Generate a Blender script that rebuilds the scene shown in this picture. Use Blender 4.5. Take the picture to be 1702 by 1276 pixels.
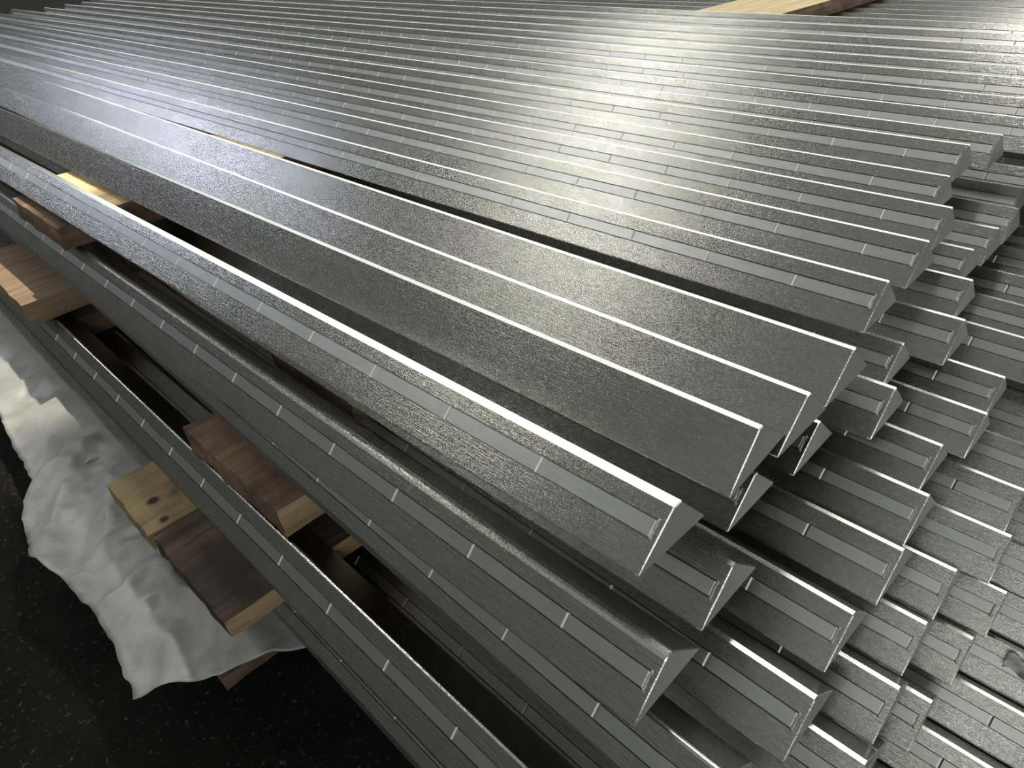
import bpy, bmesh, math, random
from mathutils import Vector, Matrix, noise
random.seed(7)
R = math.radians
for o in list(bpy.data.objects):
    bpy.data.objects.remove(o)
sc = bpy.context.scene
col = sc.collection

# ------------------------------------------------------------------ camera
FLOOR = 0.72                      # height of the top tier's ridges above the floor
def vec_mat(rows):
    m = Matrix(rows)
    return m
right = Vector((0.7123641, 0.6970586, -0.0815269))
down = Vector((0.3546424, -0.4577821, -0.8152695))
fwd = Vector((-0.6056122, 0.5518559, -0.5733141))
cam_d = bpy.data.cameras.new('camera')
cam_d.sensor_fit = 'HORIZONTAL'
cam_d.sensor_width = 36.0
cam_d.lens = 36.0 * 1180.0 / 1702.0
cam_d.clip_start = 0.02
cam_d.clip_end = 100
cam = bpy.data.objects.new('camera', cam_d)
col.objects.link(cam)
m3 = Matrix((right, -down, -fwd)).transposed()
cam.matrix_world = Matrix.Translation((0, 0, FLOOR + 0.463)) @ m3.to_4x4()
sc.camera = cam

# ------------------------------------------------------------------ light
w = bpy.data.worlds.new('hall')
sc.world = w
w.use_nodes = True
wn, wl = w.node_tree.nodes, w.node_tree.links
bg = wn['Background']
tc = wn.new('ShaderNodeTexCoord')
sep = wn.new('ShaderNodeSeparateXYZ')
wl.new(tc.outputs['Generated'], sep.inputs[0])
rmp = wn.new('ShaderNodeValToRGB')
rmp.color_ramp.elements[0].position = 0.44
rmp.color_ramp.elements[0].color = (0.03, 0.03, 0.028, 1)
rmp.color_ramp.elements[1].position = 0.66
rmp.color_ramp.elements[1].color = (0.50, 0.515, 0.49, 1)
mp = wn.new('ShaderNodeValToRGB')
rmp.color_ramp.elements[0].position = 0.45
rmp.color_ramp.elements[0].color = (0.02, 0.02, 0.019, 1)
rmp.color_ramp.elements[1].position = 0.80
rmp.color_ramp.elements[1].color = (0.20, 0.205, 0.185, 1)
mp = wn.new('ShaderNodeMath')
mp.operation = 'MULTIPLY_ADD'
mp.inputs[1].default_value = 0.5
mp.inputs[2].default_value = 0.5
wl.new(sep.outputs['Z'], mp.inputs[0])
wl.new(mp.outputs[0], rmp.inputs[0])
wl.new(rmp.outputs[0], bg.inputs['Color'])
bg.inputs['Strength'].default_value = 1.0

def area(name, loc, target, sx, sy, power, color):
    d = bpy.data.lights.new(name, 'AREA')
    d.shape = 'RECTANGLE'
    d.size, d.size_y = sx, sy
    d.energy = power
    d.color = color
    o = bpy.data.objects.new(name, d)
    col.objects.link(o)
    o.location = loc
    dr = Vector(target) - Vector(loc)
    o.rotation_euler = dr.to_track_quat('-Z', 'Y').to_euler()
    return o

area('high_bay_lamp', (-0.75, 2.6, 5.2), (-0.8, 1.0, 0.7), 0.35, 0.35, 95, (1.0, 0.97, 0.90))
area('strip_lamp', (-4.3, -0.4, 4.9), (-4.3, -0.4, 0), 0.14, 4.6, 66, (1.0, 0.985, 0.90))
area('strip_lamp', (-11.5, -1.7, 4.4), (-2.0, 0.75, 0.7), 0.8, 0.5, 42, (0.78, 0.82, 1.0))
area('strip_lamp', (0.6, -4.7, 5.0), (0.1, 0.7, 0.3), 1.3, 0.3, 24, (1.0, 1.0, 0.94))
area('added_end_fill', (5.2, -2.6, 3.0), (-0.3, 0.6, 0.6), 2.6, 2.2, 105, (0.98, 1.0, 0.98))  # added fill light, not a door: brightens plate joints and cut ends
area('daylight_windows', (-12, 7.5, 5.8), (-12, 0, 5.8), 36.0, 9.0, 1750, (0.97, 1.0, 0.96))
spd = bpy.data.lights.new('added_spot', 'SPOT')  # added narrow spot that brightens the plank strip at far left
spd.energy = 1150; spd.color = (1.0, 0.93, 0.74); spd.spot_size = R(9.5); spd.spot_blend = 0.6; spd.shadow_soft_size = 0.04
spo = bpy.data.objects.new('added_spot', spd); col.objects.link(spo)
spo.location = (-2.7, 1.45, 4.7)
spo.rotation_euler = (Vector((-2.2, 0.40, 0.55)) - Vector((-2.7, 1.45, 4.7))).to_track_quat('-Z', 'Y').to_euler()

sc.view_settings.view_transform = 'Standard'
sc.view_settings.look = 'None'
sc.view_settings.exposure = 0.0
sc.view_settings.gamma = 1.0
sc.view_settings.use_curve_mapping = False

# ------------------------------------------------------------------ materials
class NT:
    def __init__(s, name):
        s.m = bpy.data.materials.new(name)
        s.m.use_nodes = True
        s.n, s.l = s.m.node_tree.nodes, s.m.node_tree.links
        s.b = s.n['Principled BSDF']
    def coords(s, scale=(1, 1, 1), kind='Object', rnd=True):
        t = s.n.new('ShaderNodeTexCoord')
        mpn = s.n.new('ShaderNodeMapping')
        mpn.inputs['Scale'].default_value = scale
        s.l.new(t.outputs[kind], mpn.inputs['Vector'])
        if rnd:
            oi = s.n.new('ShaderNodeObjectInfo')
            mu = s.n.new('ShaderNodeMath'); mu.operation = 'MULTIPLY'; mu.inputs[1].default_value = 37.0
            s.l.new(oi.outputs['Random'], mu.inputs[0])
            cb = s.n.new('ShaderNodeCombineXYZ')
            s.l.new(mu.outputs[0], cb.inputs[0]); s.l.new(mu.outputs[0], cb.inputs[1])
            s.l.new(cb.outputs[0], mpn.inputs['Location'])
        return mpn.outputs[0]
    def noise(s, vec, scale, detail=4, rough=0.55):
        n = s.n.new('ShaderNodeTexNoise')
        n.inputs['Scale'].default_value = scale
        n.inputs['Detail'].default_value = detail
        n.inputs['Roughness'].default_value = rough
        s.l.new(vec, n.inputs['Vector'])
        return n.outputs['Fac']
    def ramp(s, fac, stops):
        r = s.n.new('ShaderNodeValToRGB')
        e = r.color_ramp.elements
        while len(e) < len(stops):
            e.new(0.5)
        for el, (p, c) in zip(e, stops):
            el.position = p
            el.color = (c, c, c, 1) if isinstance(c, (int, float)) else (*c, 1)
        s.l.new(fac, r.inputs[0])
        return r.outputs[0]
    def mix(s, fac, a, b, mode='MIX'):
        x = s.n.new('ShaderNodeMix'); x.data_type = 'RGBA'; x.blend_type = mode
        if isinstance(fac, (int, float)):
            x.inputs[0].default_value = fac
        else:
            s.l.new(fac, x.inputs[0])
        for i, v in ((6, a), (7, b)):
            if isinstance(v, tuple):
                x.inputs[i].default_value = (*v, 1)
            else:
                s.l.new(v, x.inputs[i])
        return x.outputs[2]
    def bump(s, h, strength, dist, prev=None):
        bn = s.n.new('ShaderNodeBump')
        bn.inputs['Strength'].default_value = strength
        bn.inputs['Distance'].default_value = dist
        s.l.new(h, bn.inputs['Height'])
        if prev is not None:
            s.l.new(prev, bn.inputs['Normal'])
        return bn.outputs[0]

def steel(name, c0, c1, r0, r1, bump1, bump2, metal=1.0):
    t = NT(name)
    v = t.coords()
    vs = t.coords((40, 520, 520))
    vf = t.coords((420, 900, 900))
    big = t.noise(v, 5, 5, 0.6)
    patch = t.noise(v, 26, 5, 0.65)
    streak = t.noise(vs, 1.0, 4, 0.6)
    fine = t.noise(vf, 1.0, 2, 0.6)
    tint = t.mix(t.ramp(big, [(0.38, 0.0), (0.62, 1.0)]), c0, c1)
    base = t.mix(0.12, tint, t.ramp(patch, [(0.3, 0.30), (0.7, 0.70)]), 'OVERLAY')
    base = t.mix(0.20, base, t.ramp(streak, [(0.3, 0.25), (0.75, 0.75)]), 'OVERLAY')
    t.l.new(base, t.b.inputs['Base Color'])
    t.b.inputs['Metallic'].default_value = metal
    t.l.new(t.ramp(fine, [(0.25, r0), (0.75, r1)]), t.b.inputs['Roughness'])
    nb = t.bump(streak, bump1, 0.0007)
    nb = t.bump(fine, bump2, 0.00025, nb)
    t.l.new(nb, t.b.inputs['Normal'])
    return t.m
M_STEEL = steel('galvanised_steel', (0.415, 0.425, 0.39), (0.455, 0.45, 0.445), 0.19, 0.31, 0.55, 0.08)
M_PLATE = steel('smooth_plate_steel', (0.52, 0.54, 0.535), (0.55, 0.55, 0.565), 0.34, 0.42, 0.03, 0.05)
M_RIDGE = steel('highlight_ridge_steel', (0.66, 0.665, 0.62), (0.74, 0.74, 0.71), 0.20, 0.34, 0.12, 0.12)  # lighter than the faces: ridge highlight put into the colour
M_END = steel('sawn_steel', (0.42, 0.42, 0.40), (0.50, 0.50, 0.47), 0.50, 0.62, 0.3, 0.3, 0.6)
M_JOINT = steel('joint_glint_steel', (0.80, 0.80, 0.78), (0.86, 0.86, 0.84), 0.5, 0.6, 0.1, 0.1, 0.25)  # pale glint of the joints painted on the plates' near ends

def wood(name, dark, mid, light, stain=0.0, stain_c=(0.03, 0.02, 0.015), axis=1, knots=()):
    t = NT(name)
    sc_ = [38, 38, 38]; sc_[axis] = 3
    v = t.coords(tuple(sc_))
    vb = t.coords((6, 6, 6))
    g = t.noise(v, 1.0, 6, 0.65)
    b = t.noise(vb, 1.0, 5, 0.65)
    c = t.ramp(g, [(0.28, dark), (0.5, mid), (0.72, light)])
    c = t.mix(t.ramp(b, [(0.62 - 0.35 * stain, 0.0), (0.80 - 0.2 * stain, 0.9)]), c, stain_c)
    for kx, ky, kr in knots:
        tcn = t.n.new('ShaderNodeTexCoord')
        vm = t.n.new('ShaderNodeVectorMath'); vm.operation = 'DISTANCE'
        t.l.new(tcn.outputs['Object'], vm.inputs[0]); vm.inputs[1].default_value = (kx, ky, 0)
        md = t.n.new('ShaderNodeMath'); md.operation = 'MULTIPLY_ADD'; md.inputs[1].default_value = 0.02; md.inputs[2].default_value = -0.01
        t.l.new(b, md.inputs[0])
        ad = t.n.new('ShaderNodeMath'); ad.operation = 'ADD'
        t.l.new(vm.outputs['Value'], ad.inputs[0]); t.l.new(md.outputs[0], ad.inputs[1])
        c = t.mix(t.ramp(ad.outputs[0], [(kr * 0.6, 1.0), (kr, 0.0)]), c, (0.02, 0.012, 0.008))
    t.l.new(c, t.b.inputs['Base Color'])
    t.b.inputs['Roughness'].default_value = 0.85
    t.l.new(t.bump(g, 0.6, 0.002), t.b.inputs['Normal'])
    return t.m
M_PINE = wood('pale_pine', (0.42, 0.30, 0.15), (0.58, 0.45, 0.25), (0.70, 0.58, 0.36), 0.0, (0.12, 0.07, 0.03))
M_BROWN = wood('weathered_wood', (0.10, 0.062, 0.04), (0.19, 0.12, 0.08), (0.30, 0.20, 0.13), 0.5)
M_DARKW = wood('dark_stained_wood', (0.022, 0.014, 0.010), (0.055, 0.035, 0.025), (0.16, 0.11, 0.075), 0.7, (0.018, 0.011, 0.009))
M_OLIVE = wood('yellowed_wood', (0.13, 0.10, 0.05), (0.22, 0.17, 0.09), (0.30, 0.24, 0.14), 0.1, (0.03, 0.015, 0.01), knots=((0.02, -0.345, 0.014), (0.085, -0.352, 0.012)))
M_TAN = wood('shaded_tan_wood', (0.14, 0.095, 0.06), (0.22, 0.155, 0.10), (0.30, 0.22, 0.15), 0.25, (0.07, 0.045, 0.035))  # pale wood with the upper bars' shade put into its colour
M_SAWN = wood('fresh_cut_end', (0.26, 0.17, 0.09), (0.40, 0.28, 0.16), (0.50, 0.36, 0.22), 0.05, (0.12, 0.07, 0.03))

def film_mat():
    t = NT('white_plastic_film')
    v = t.coords((1, 1, 1), rnd=False)
    n = t.noise(v, 14, 6, 0.6)
    t.l.new(t.ramp(n, [(0.3, (0.26, 0.26, 0.255)), (0.7, (0.40, 0.40, 0.405))]), t.b.inputs['Base Color'])
    t.b.inputs['Roughness'].default_value = 0.42
    v2 = t.coords((1, 1, 1), rnd=False)
    n2 = t.noise(v2, 28, 5, 0.5)
    t.l.new(t.bump(n2, 0.35, 0.006), t.b.inputs['Normal'])
    return t.m
M_FILM = film_mat()

def floor_mat():
    t = NT('dark_speckled_floor')
    v = t.coords((1, 1, 1), rnd=False)
    n = t.noise(v, 5, 6, 0.6)
    s = t.noise(v, 95, 4, 0.75)
    c = t.ramp(n, [(0.3, (0.005, 0.005, 0.005)), (0.7, (0.012, 0.0115, 0.011))])
    c = t.mix(t.ramp(s, [(0.60, 0.0), (0.72, 0.9)]), c, (0.11, 0.11, 0.105))
    t.l.new(c, t.b.inputs['Base Color'])
    t.b.inputs['Roughness'].default_value = 0.9
    t.b.inputs['Specular IOR Level'].default_value = 0.12
    t.l.new(t.bump(s, 0.5, 0.003), t.b.inputs['Normal'])
    return t.m
M_FLOOR = floor_mat()

# ------------------------------------------------------------------ helpers
def link(name, mesh, parent=None):
    o = bpy.data.objects.new(name, mesh)
    col.objects.link(o)
    if parent:
        o.parent = parent
    return o
def tag(o, label=None, cat=None, group=None, kind=None):
    for k, v in (('label', label), ('category', cat), ('group', group), ('kind', kind)):
        if v:
            o[k] = v
    return o

# ------------------------------------------------------------------ structure
bm = bmesh.new()
bmesh.ops.create_grid(bm, x_segments=24, y_segments=24, size=15)
for vtx in bm.verts:
    vtx.co.z = 0.004 * noise.noise(vtx.co * 1.3) - 0.004
me = bpy.data.meshes.new('floor'); bm.to_mesh(me); bm.free()
me.materials.append(M_FLOOR)
fl = link('floor', me); fl.location = (-3, 3, 0)
fl['kind'] = 'structure'

# ------------------------------------------------------------------ steel bars
LEG = 0.080
G0, G1, GD = 0.44, 0.69, 0.0045        # groove position along the front face and its depth
PL = 0.14                              # plate pitch
LEN = 6.75
PLUG = 0.007

def corner(p, a, b, r, seg):
    """points rounding corner p between directions to a and b, starting on the a side"""
    da = (a - p).normalized(); db = (b - p).normalized()
    s = p + da * r; e = p + db * r
    out = []
    for i in range(seg + 1):
        t = i / seg
        out.append(s * (1 - t) ** 2 + p * 2 * t * (1 - t) + e * t * t)
    return out

def bar_profile(phi, rr, rf, seg=1):
    v1 = Vector((-LEG * math.cos(phi), -LEG * math.sin(phi)))
    v3 = Vector((0, 0))
    v2 = Vector((LEG * math.sin(phi), -LEG * math.cos(phi)))
    c1 = corner(v1, v2, v3, rf, 3)
    c3 = corner(v3, v1, v2, rr, seg)
    c2 = corner(v2, v3, v1, 0.0025, 2)
    g0 = v1.lerp(v3, G0); g1 = v1.lerp(v3, G1)
    inn = Vector((math.sin(phi), -math.cos(phi)))       # into the bar
    return c1, g0, g1, c3, c2, inn

_bars = {}
def bar_mesh(phi, rr, rf, groove, length, seg=1):
    key = (round(phi, 3), rr, rf, groove, length, seg)
    if key in _bars:
        return _bars[key]
    c1, g0, g1, c3, c2, inn = bar_profile(phi, rr, rf, seg)
    plain = c1 + [g0, g1] + c3 + c2
    n = len(plain)
    i0 = len(c1)                        # index of g0
    cut = c1 + [g0, g0 + inn * GD, g1 + inn * GD, g1] + c3 + c2
    bm = bmesh.new()
    rnd = random.Random(int(phi * 1000) + int(rr * 1e5) + 3)
    cen = sum(plain, Vector((0, 0))) / n
    def ring(pts, x, inset=0.0):
        out = []
        for p in pts:
            q = p + (cen - p).normalized() * inset
            out.append(bm.verts.new((x, q.x, q.y)))
        return out
    def bridge(ra, rb, soft):
        k = len(ra)
        for i in range(k):
            j = (i + 1) % k
            f = bm.faces.new((ra[i], rb[i], rb[j], ra[j]))
            f.smooth = True
    e1 = 0.0012
    rE = ring(plain, 0.0, e1)
    rD = ring(plain, -e1)
    rC = ring(plain, -PLUG)
    xs = [-length + e1] if not groove else [-length + e1]
    if groove:
        rG = ring(cut, -length + e1)
        rF = ring(cut, -length, 0.0)
        # near plug
        bridge(rE, rD, True); bridge(rD, rC, True)
        # grooved run: cut ring at -PLUG shares the outer verts of rC
        rCc = []
        for i, p in enumerate(cut):
            if i <= i0:
                rCc.append(rC[i])
            elif i in (i0 + 1, i0 + 2):
                rCc.append(bm.verts.new((-PLUG, p.x, p.y)))
            else:
                rCc.append(rC[i - 2])
        bm.faces.new((rC[i0], rC[i0 + 1], rCc[i0 + 2], rCc[i0 + 1]))
        bridge(rCc, rG, True); bridge(rG, rF, True)
        bm.faces.new(rF[::-1])
    else:
        rG = ring(plain, -length + e1)
        rF = ring(plain, -length, e1)
        bridge(rE, rD, True); bridge(rD, rG, True); bridge(rG, rF, True)
        bm.faces.new(rF[::-1])
        for v in rC:
            bm.verts.remove(v)
    ef = bm.faces.new(rE)
    ef.material_index = 1
    for f in bm.faces:                   # ridge faces take the steel with the painted highlight
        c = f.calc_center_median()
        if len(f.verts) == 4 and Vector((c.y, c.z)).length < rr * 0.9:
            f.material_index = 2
    bmesh.ops.recalc_face_normals(bm, faces=bm.faces[:])
    # sharp wherever a flat face begins, soft only inside the rounded corners
    for e in bm.edges:
        if len(e.link_faces) == 2:
            a, b = e.link_faces
            small = a.calc_area() + b.calc_area()
            ang = a.normal.angle(b.normal, 0)
            wa = min(x.calc_length() for x in a.edges); wb = min(x.calc_length() for x in b.edges)
            lim = 0.0035
            if ang > R(35) or max(wa, wb) > lim or a.material_index != b.material_index:
                e.smooth = False
    me = bpy.data.meshes.new('steel_bar')
    bm.to_mesh(me); bm.free()
    me.materials.append(M_STEEL); me.materials.append(M_END); me.materials.append(M_RIDGE)
    _bars[key] = me
    return me

_plates = {}
def plate_mesh(phi, length, width_k=1.0):
    """one inset plate in the bar's own axes, its near end at x = 0"""
    key = (round(phi, 3), round(length, 4))
    if key in _plates:
        return _plates[key]
    c1, g0, g1, c3, c2, inn = bar_profile(phi, 0.005, 0.003)
    d = (g1 - g0).normalized()
    gap = 0.0011
    a = g0 + d * gap; b = g1 - d * gap
    up = -inn
    bm = bmesh.new()
    h0 = inn * (GD - 0.0004); h1 = inn * 0.0012; top = inn * 0.0001
    be = 0.0021
    def q(x, p):
        return bm.verts.new((x, p.x, p.y))
    x0, x1 = -0.0004, -length + 0.0004
    lo = [q(x0, a + h0), q(x0, b + h0), q(x1, b + h0), q(x1, a + h0)]
    mi = [q(x0, a + h1), q(x0, b + h1), q(x1, b + h1), q(x1, a + h1)]
    s = d * 0.0006
    hi = [q(x0 - be, a + top + s), q(x0 - be, b + top - s), q(x1 + be, b + top - s), q(x1 + be, a + top + s)]
    for A, B in ((lo, mi), (mi, hi)):
        for i in range(4):
            j = (i + 1) % 4
            bm.faces.new((A[i], A[j], B[j], B[i]))
    bm.faces.new(hi); bm.faces.new(lo[::-1])
    bmesh.ops.recalc_face_normals(bm, faces=bm.faces[:])
    for f in bm.faces:
        if f.normal.x > 0.2:
            f.material_index = 1
    me = bpy.data.meshes.new('plate')
    bm.to_mesh(me); bm.free()
    me.materials.append(M_PLATE); me.materials.append(M_JOINT)
    _plates[key] = me
    return me

_far = {}
def far_plates(phi, start, length):
    """the plates at the far end, too small in the view to tell apart: joined"""
    key = (round(phi, 3), round(start, 2), round(length, 2))
    if key in _far:
        return _far[key]
    src = plate_mesh(phi, PL)
    bm = bmesh.new()
    x = start
    while x - PL > -length + 0.002:
        k = len(bm.verts)
        bm.from_mesh(src)
        bm.verts.ensure_lookup_table()
        for v in bm.verts[k:]:
            v.co.x += x
        x -= PL
    me = bpy.data.meshes.new('far_plates')
    bm.to_mesh(me); bm.free()
    me.materials.append(M_PLATE); me.materials.append(M_JOINT)
    _far[key] = me
    return me

_bead = {}
def bead_mesh(phi, seed):
    """weld bead closing the groove near the bar's end"""
    key = (round(phi, 3), seed)
    if key in _bead:
        return _bead[key]
    c1, g0, g1, c3, c2, inn = bar_profile(phi, 0.005, 0.003)
    rnd = random.Random(seed)
    bm = bmesh.new()
    N = 9
    rings = []
    for i in range(N):
        t = i / (N - 1)
        c = g0.lerp(g1, -0.05 + 1.10 * t)
        rad = 0.0008 + 0.0008 * rnd.random() + (0.0009 if i in (0, 1) else 0)
        xo = -PLUG + rnd.uniform(-0.0008, 0.0010)
        ring = []
        for k in range(6):
            an = k * math.pi / 3
            p = c - inn * (math.sin(an) * rad * 0.8)
            ring.append(bm.verts.new((xo + math.cos(an) * rad, p.x, p.y)))
        rings.append(ring)
    for a, b in zip(rings, rings[1:]):
        for k in range(6):
            j = (k + 1) % 6
            bm.faces.new((a[k], a[j], b[j], b[k]))
    bm.faces.new(rings[0][::-1]); bm.faces.new(rings[-1])
    bmesh.ops.recalc_face_normals(bm, faces=bm.faces[:])
    for f in bm.faces:
        f.smooth = True
    me = bpy.data.meshes.new('weld_bead')
    bm.to_mesh(me); bm.free()
    me.materials.append(M_END)
    _bead[key] = me
    return me

def steel_bar(label, group, x, y, z, yaw=0.0, phi=45, rr=0.005, rf=0.003, groove=True,
              plates=8, far=False, first=None, length=LEN, pitch=PL, seg=1):
    ph = R(phi)
    o = link('steel_bar', bar_mesh(ph, rr, rf, groove, length, seg))
    o.location = (x, y, FLOOR + z)
    o.rotation_euler = (0, 0, R(yaw))
    tag(o, label, 'bar', group)
    if groove:
        xx = -PLUG - 0.0005
        rnd = random.Random(int(abs(x) * 1e4) + int(y * 1e3))
        ln = first if first else pitch * rnd.uniform(0.45, 1.0)
        for i in range(plates):
            p = link('plate', plate_mesh(ph, round(ln, 3)), o)
            p.location = (xx, 0, 0)
            xx -= round(ln, 3)
            ln = pitch
        if far:
            s = link('far_plates', far_plates(ph, round(xx, 2) - 0.005, length), o)
            s['kind'] = 'stuff'
        link('weld_bead', bead_mesh(ph, rnd.randrange(4)), o)
    return o

ORD = ['first', 'second', 'third', 'fourth', 'fifth', 'sixth', 'seventh', 'eighth', 'ninth', 'tenth',
       'eleventh', 'twelfth', 'thirteenth', 'fourteenth', 'fifteenth']

# top tier -----------------------------------------------------------------
GT = 'steel bars lying in the top tier'
steel_bar('frontmost grooved steel bar of the top tier with a broad bright ridge', GT,
          -0.241, 0.4065, 0.0045, 0.54, phi=40, rr=0.009, plates=18, far=True, first=0.138)
steel_bar('smooth steel bar without a groove, frontmost of the three plain ones', GT, -0.230, 0.531, 0.016, 0.34, phi=50, groove=False)
steel_bar('smooth steel bar without a groove, middle one of the three plain ones', GT, -0.227, 0.631, 0.0, -0.56, groove=False)
steel_bar('smooth steel bar without a groove, rearmost of the three plain ones', GT, -0.227, 0.743, 0.0, -0.75, groove=False, length=4.6)
TOP = [(-0.260, 0.923, 0, 0.15), (-0.263, 1.073, 0, 0.12), (-0.278, 1.214, 0, 0.21), (-0.327, 1.350, 0, -0.09),
       (-0.346, 1.506, 0.008, 0.28), (-0.322, 1.619, 0, -0.30), (-0.322, 1.750, 0, -0.35), (-0.361, 1.899, 0, -0.30),
       (-0.406, 2.073, 0, 0.18), (-0.437, 2.189, 0, 0.18), (-0.466, 2.304, 0, -0.15), (-0.498, 2.426, 0, -0.30),
       (-0.539, 2.586, 0, -0.22), (-0.577, 2.730, 0, -0.06)]
for i, (x, y, z, yw) in enumerate(TOP):
    xo = 0.0 if i < 6 else 0.35 + 0.05 * (i % 3)
    steel_bar('grooved steel bar of the top tier, %s one behind the three plain bars' % ORD[i], GT,
              x + xo, y + xo * math.tan(R(yw)), z, yw, rr=0.0042, plates=20, far=True)
for i in range(8):
    steel_bar('grooved steel bar of the second tier, uncovered behind the top tier, %s from it' % ORD[i], 'steel bars uncovered behind the top tier',
              -0.30 + 0.05 * (i % 3), 3.300 + 0.122 * i, -0.12, -0.1, rr=0.0045, plates=14, far=True)

# tiers below: (x, y) of the ridge at its near end --------------------------
S = 0.12
TIERS = [
    ('second', [(-0.203, 0.347, 0.0, dict(rr=0.010, seg=4, plates=18, far=True)), (-0.212, 0.475, 0.0, {}), (-0.262, 0.610, 0.0, {}), (-0.249, 0.745, 0.0, {}),
                (-0.205, 0.872, 0.0, {}), (-0.238, 0.986, 0.0, {}), (-0.194, 1.102, 0.0, {}), (-0.225, 1.238, 0.0, {}), (-0.259, 1.355, 0.0, {}),
                (-0.252, 1.469, 0.0, {}), (-0.250, 1.584, 0.0, {}), (-0.272, 1.702, 0.0, {}), (-0.24, 1.825, 0.0, {}), (-0.22, 1.945, 0.0, {})]),
    ('third', [(-0.13, 0.343, -1.3, dict(rf=0.016, seg=3, plates=18, far=True)), (-0.104, 0.473, -1.3, {}), (-0.118, 0.597, -1.3, {}), (-0.112, 0.724, -1.3, {}),
               (-0.123, 0.838, -1.3, {}), (-0.145, 0.952, -1.3, {}), (-0.121, 1.066, -1.3, {}), (-0.129, 1.180, -1.3, {}), (0.02, 1.319, -1.3, {}),
               (0.0, 1.436, -1.3, {}), (-0.08, 1.556, -1.3, {}), (-0.05, 1.68, -1.3, {}), (0.02, 1.80, -1.3, {})]),
    ('fourth', [(-0.16, 0.259, -0.3, dict(rf=0.007, seg=3, plates=14, far=True)), (-0.047, 0.516, -0.3, {}), (-0.054, 0.629, -0.3, {}), (-0.063, 0.742, -0.3, {}),
                (-0.064, 0.855, -0.3, {}), (-0.028, 0.968, -0.3, {}), (-0.041, 1.081, -0.3, {}), (0.06, 1.197, -0.3, {}), (0.04, 1.313, -0.3, {}), (0.05, 1.43, -0.3, {})]),
    ('fifth', [(-0.33, 0.256, -0.4, dict(rf=0.016, seg=3, plates=14, far=True)), (-0.22, 0.385, -0.4, {}), (-0.08, 0.500, -0.4, {}), (-0.050, 0.614, -0.4, {}), (-0.023, 0.728, -0.4, {}),
               (-0.015, 0.866, -0.4, {}), (-0.004, 0.982, -0.4, {}), (0.10, 1.098, -0.4, {}), (0.09, 1.214, -0.4, {})]),
    ('lowest', [(-0.10, 0.545, 0, {}), (-0.02, 0.658, 0, {}), (0.10, 0.772, 0, {}), (0.16, 0.886, 0, {}), (0.20, 1.000, 0, {}), (0.20, 1.114, 0, {})]),
]
for t, (nm, rows) in enumerate(TIERS):
    g = 'steel bars lying in the %s tier' % nm
    for i, (x, y, yw, kw) in enumerate(rows):
        k = dict(rr=0.0046, plates=6)
        k.update(kw)
        if i == 0 and nm != 'lowest':
            lb = 'frontmost grooved steel bar of the %s tier, its face open to the aisle' % nm
        else:
            lb = 'grooved steel bar of the %s tier, %s from the front at the cut ends' % (nm, ORD[i])
        steel_bar(lb, g, x, y, -S * (t + 1), yw, **k)

# ------------------------------------------------------------------ wood
def plank(label, x0, x1, y0, y1, zt, th, mat, end_mat=None, end_side='x', yaw=0.0, seed=1, group=None, rough=0.003, name='wood_plank'):
    """a board whose grain runs along y; ends and sides slightly worn"""
    bm = bmesh.new()
    nx, ny, nz = 10, max(6, int((y1 - y0) / 0.03)), 3
    if ny > 40: ny = 40
    bmesh.ops.create_cube(bm, size=1)
    bmesh.ops.subdivide_edges(bm, edges=[e for e in bm.edges if abs(e.verts[0].co.x - e.verts[1].co.x) > .5], cuts=nx - 1, use_grid_fill=True)
    bmesh.ops.subdivide_edges(bm, edges=[e for e in bm.edges if abs(e.verts[0].co.y - e.verts[1].co.y) > .5], cuts=ny - 1, use_grid_fill=True)
    bmesh.ops.subdivide_edges(bm, edges=[e for e in bm.edges if abs(e.verts[0].co.z - e.verts[1].co.z) > .5], cuts=nz - 1, use_grid_fill=True)
    W, L = x1 - x0, y1 - y0
    for v in bm.verts:
        c = v.co.copy()
        p = Vector((c.x * W, c.y * L, (c.z - 0.5) * th))
        ex = abs(abs(c.x) - .5) < 1e-4; ey = abs(abs(c.y) - .5) < 1e-4; ez = abs(abs(c.z) - .5) < 1e-4
        if ex + ey + ez >= 2:                       # worn arrises
            k = 0.0028 + 0.0022 * noise.noise(p * 22 + Vector((seed, 0, 0)))
            if ex: p.x -= math.copysign(k, c.x)
            if ey: p.y -= math.copysign(k, c.y)
            if ez: p.z -= math.copysign(k * 0.7, c.z)
        if ey:
            p.y += rough * 1.6 * noise.noise(Vector((p.x * 30, seed, p.z * 30)))
        if ex:
            p.x += rough * noise.noise(Vector((p.y * 25, seed + 5, p.z * 25)))
        v.co = p
    for f in bm.faces:
        f.smooth = False
        if end_mat and (f.normal.x > 0.8 or (end_side == 'xy' and f.normal.y < -0.7)):
            f.material_index = 1
    me = bpy.data.meshes.new(name)
    bm.to_mesh(me); bm.free()
    me.materials.append(mat)
    if end_mat: me.materials.append(end_mat)
    o = link(name, me)
    o.location = ((x0 + x1) / 2, (y0 + y1) / 2, FLOOR + zt)
    o.rotation_euler = (0, 0, R(yaw))
    tag(o, label, 'plank', group)
    return o
def bot(k): return -S * (k - 1) - 0.0566 + 0.0006
TH = 0.0616
pb = plank('long pale plank under the top tier, its far end bare in the light', -1.93, -1.53, 0.410, 5.2, bot(1), TH, M_PINE, M_BROWN, end_side='xy', seed=2, yaw=-5.6)
plank('added reddish brown plank end below the frontmost bar, shade put in its colour', -2.10, -1.755, 0.312, 0.385, bot(1) - 0.008, TH - 0.008, M_BROWN, M_BROWN, seed=21)  # added end piece; its brown stands in for shade on the pine plank
plank('wood plank between top and second tiers, toward the far ends', -4.6, -4.2, 0.40, 3.4, bot(1), TH, M_BROWN, M_SAWN, seed=3)
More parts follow.
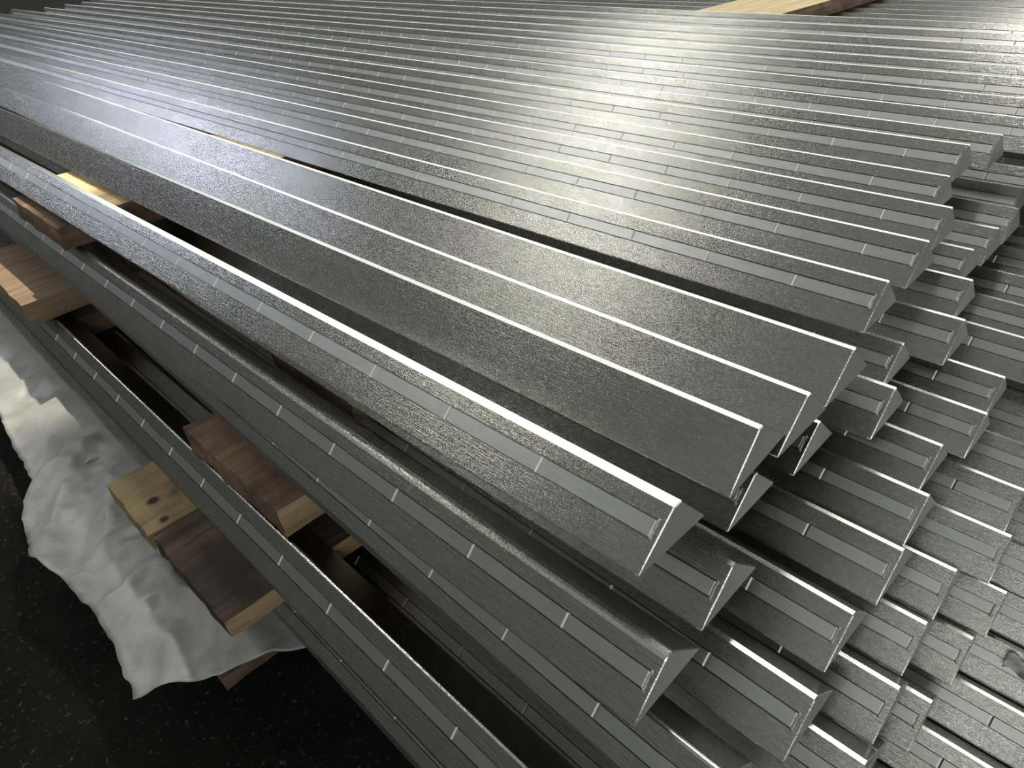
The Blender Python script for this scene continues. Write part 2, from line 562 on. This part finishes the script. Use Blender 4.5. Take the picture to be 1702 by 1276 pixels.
plank('wood plank between second and third tiers, set back under the front bars', -2.10, -1.80, 0.43, 2.4, bot(2), TH, M_BROWN, M_BROWN, seed=4)
plank('second wood plank between second and third tiers, nearer the cut ends', -1.12, -0.86, 0.43, 2.4, bot(2), TH, M_BROWN, M_SAWN, seed=5)
plank('shade-darkened plank end with a strip lit by a spot, poking out at the far left', -2.52, -2.02, 0.212, 2.3, bot(3), TH, M_TAN, M_TAN, seed=6)
plank('reddish brown worn plank end with a pale cut side between third and fourth tiers', -1.19, -0.85, 0.258, 2.3, bot(3), TH, M_BROWN, M_SAWN, seed=7, rough=0.004)
plank('short yellowed plank end with two dark knots beside the dark plank', -1.322, -1.114, 0.118, 0.9, bot(4), 0.040, M_OLIVE, M_OLIVE, seed=8)
plank('dark stained plank end with a pale sawn side, nearest over the white sheet', -1.110, -0.834, 0.122, 1.9, bot(4), 0.0405, M_DARKW, M_SAWN, seed=9, rough=0.003)
plank('thin dark board under the dark stained plank and the yellowed plank', -1.27, -1.00, 0.140, 1.9, bot(4) - 0.041, 0.0205, M_DARKW, M_BROWN, seed=10, rough=0.003)
plank('wood plank between fourth and fifth tiers, farther from the cut ends', -2.5, -2.1, 0.23, 1.9, bot(4), TH, M_BROWN, M_BROWN, seed=11)
plank('brown bottom plank peeping out below the edge of the white sheet', -1.22, -0.875, 0.088, 1.6, bot(5) - 0.030, 0.034, M_BROWN, M_BROWN, seed=12)
plank('second bottom plank under the white sheet, farther from the cut ends', -2.5, -2.1, 0.32, 1.6, bot(5) - 0.004, 0.058, M_BROWN, M_BROWN, seed=13)
for x0 in (-1.2, -2.5):
    plank('floor bearer under the lowest tier, %s the cut ends' % ('nearer to' if x0 > -2 else 'farther from'), x0, x0 + 0.34, 0.42, 1.6, bot(6), 0.062, M_BROWN, M_BROWN, seed=14)

# ------------------------------------------------------------------ plastic sheet
def sheet(label, inner, outer, z0, drop, seed, NU=130, NV=30, amp=1.0, lift=None):
    """crumpled film spanning the polyline `inner` (held under the bars) to the polyline `outer` (its free edge)"""
    def along(P, t):
        L = [0]
        for a, b in zip(P, P[1:]):
            L.append(L[-1] + math.hypot(b[0] - a[0], b[1] - a[1]))
        d = t * L[-1]
        for i in range(len(P) - 1):
            if d <= L[i + 1] + 1e-9:
                k = (d - L[i]) / (L[i + 1] - L[i])
                return P[i][0] + (P[i + 1][0] - P[i][0]) * k, P[i][1] + (P[i + 1][1] - P[i][1]) * k
        return P[-1]
    bm = bmesh.new()
    grid = []
    for i in range(NU + 1):
        u = i / NU
        ox, oy = along(outer, u); ix, iy = along(inner, u)
        oy += 0.006 * noise.noise(Vector((ox * 30, seed, 0)))
        row = []
        for j in range(NV + 1):
            v = j / NV
            x = ix + (ox - ix) * v; y = iy + (oy - iy) * v
            k = min(1.0, max(0.0, (0.20 - y) / 0.20))
            z = z0 - drop * k ** 1.2
            q = Vector((x + 0.35 * y, y, seed))
            fold = abs(noise.noise(q * 5.5)) + 0.5 * abs(noise.noise(q * 12 + Vector((7, 2, 0)))) + 0.25 * abs(noise.noise(q * 26))
            z += amp * min(1.0, k * 4) * (0.026 - 0.044 * fold)
            if lift:
                z += lift(x, y)
            row.append(bm.verts.new((x, y, FLOOR + z)))
        grid.append(row)
    for i in range(NU):
        for j in range(NV):
            bm.faces.new((grid[i][j], grid[i][j + 1], grid[i + 1][j + 1], grid[i + 1][j])).smooth = True
    bmesh.ops.recalc_face_normals(bm, faces=bm.faces[:])
    me = bpy.data.meshes.new('plastic_sheet')
    bm.to_mesh(me); bm.free()
    me.materials.append(M_FILM)
    o = link('plastic_sheet', me)
    sol = o.modifiers.new('thickness', 'SOLIDIFY'); sol.thickness = 0.0012; sol.offset = -1
    return tag(o, label, 'sheet', 'white plastic sheets under the bars')
sheet('crumpled white plastic sheet hanging out under the dark stained plank', [(-1.74, 0.30), (-0.745, 0.30)],
      [(-1.71, 0.167), (-1.697, 0.094), (-1.667, 0.045), (-1.609, -0.007), (-1.55, -0.028), (-1.418, -0.045), (-1.285, -0.019),
       (-1.143, -0.007), (-1.071, -0.012), (-0.954, -0.025)], -0.5395, 0.020, 3.3, amp=1.0,
      lift=lambda x, y: 0.016 * max(0.0, 1 - abs(x + 1.70 - 0.25 * max(0, 0.1 - y)) / 0.10) * min(1, max(0, (0.2 - y) / 0.05)))
sheet('smoother white plastic sheet at the left edge, tucked beneath the crumpled one', [(-3.0, 0.30), (-1.62, 0.30)],
      [(-3.0, 0.05), (-2.437, 0.051), (-2.061, 0.054), (-1.885, 0.038), (-1.62, 0.028)], -0.5425, 0.030, 8.1, NU=110, NV=26, amp=0.55)

# scrap of clear wrap in the dark gap at the right
bm = bmesh.new()
rs = []
for i in range(13):
    t = i / 12
    rs.append([bm.verts.new((0.05 * t, 0.004 * math.sin(5 * t) + 0.004 * (k - 2), 0.005 * math.sin(9 * t + k * 1.7) + 0.004 * k)) for k in range(5)])
for a, b in zip(rs, rs[1:]):
    for k in range(4):
        bm.faces.new((a[k], b[k], b[k + 1], a[k + 1])).smooth = True
me = bpy.data.meshes.new('film_scrap')
bm.to_mesh(me); bm.free()
me.materials.append(M_FILM)
fsc = link('film_scrap', me)
fsc.location = (0.03, 0.955, FLOOR - 0.600)
sol = fsc.modifiers.new('thickness', 'SOLIDIFY'); sol.thickness = 0.001
tag(fsc, 'twisted scrap of shiny wrap in the dark gap at the right edge', 'scrap')
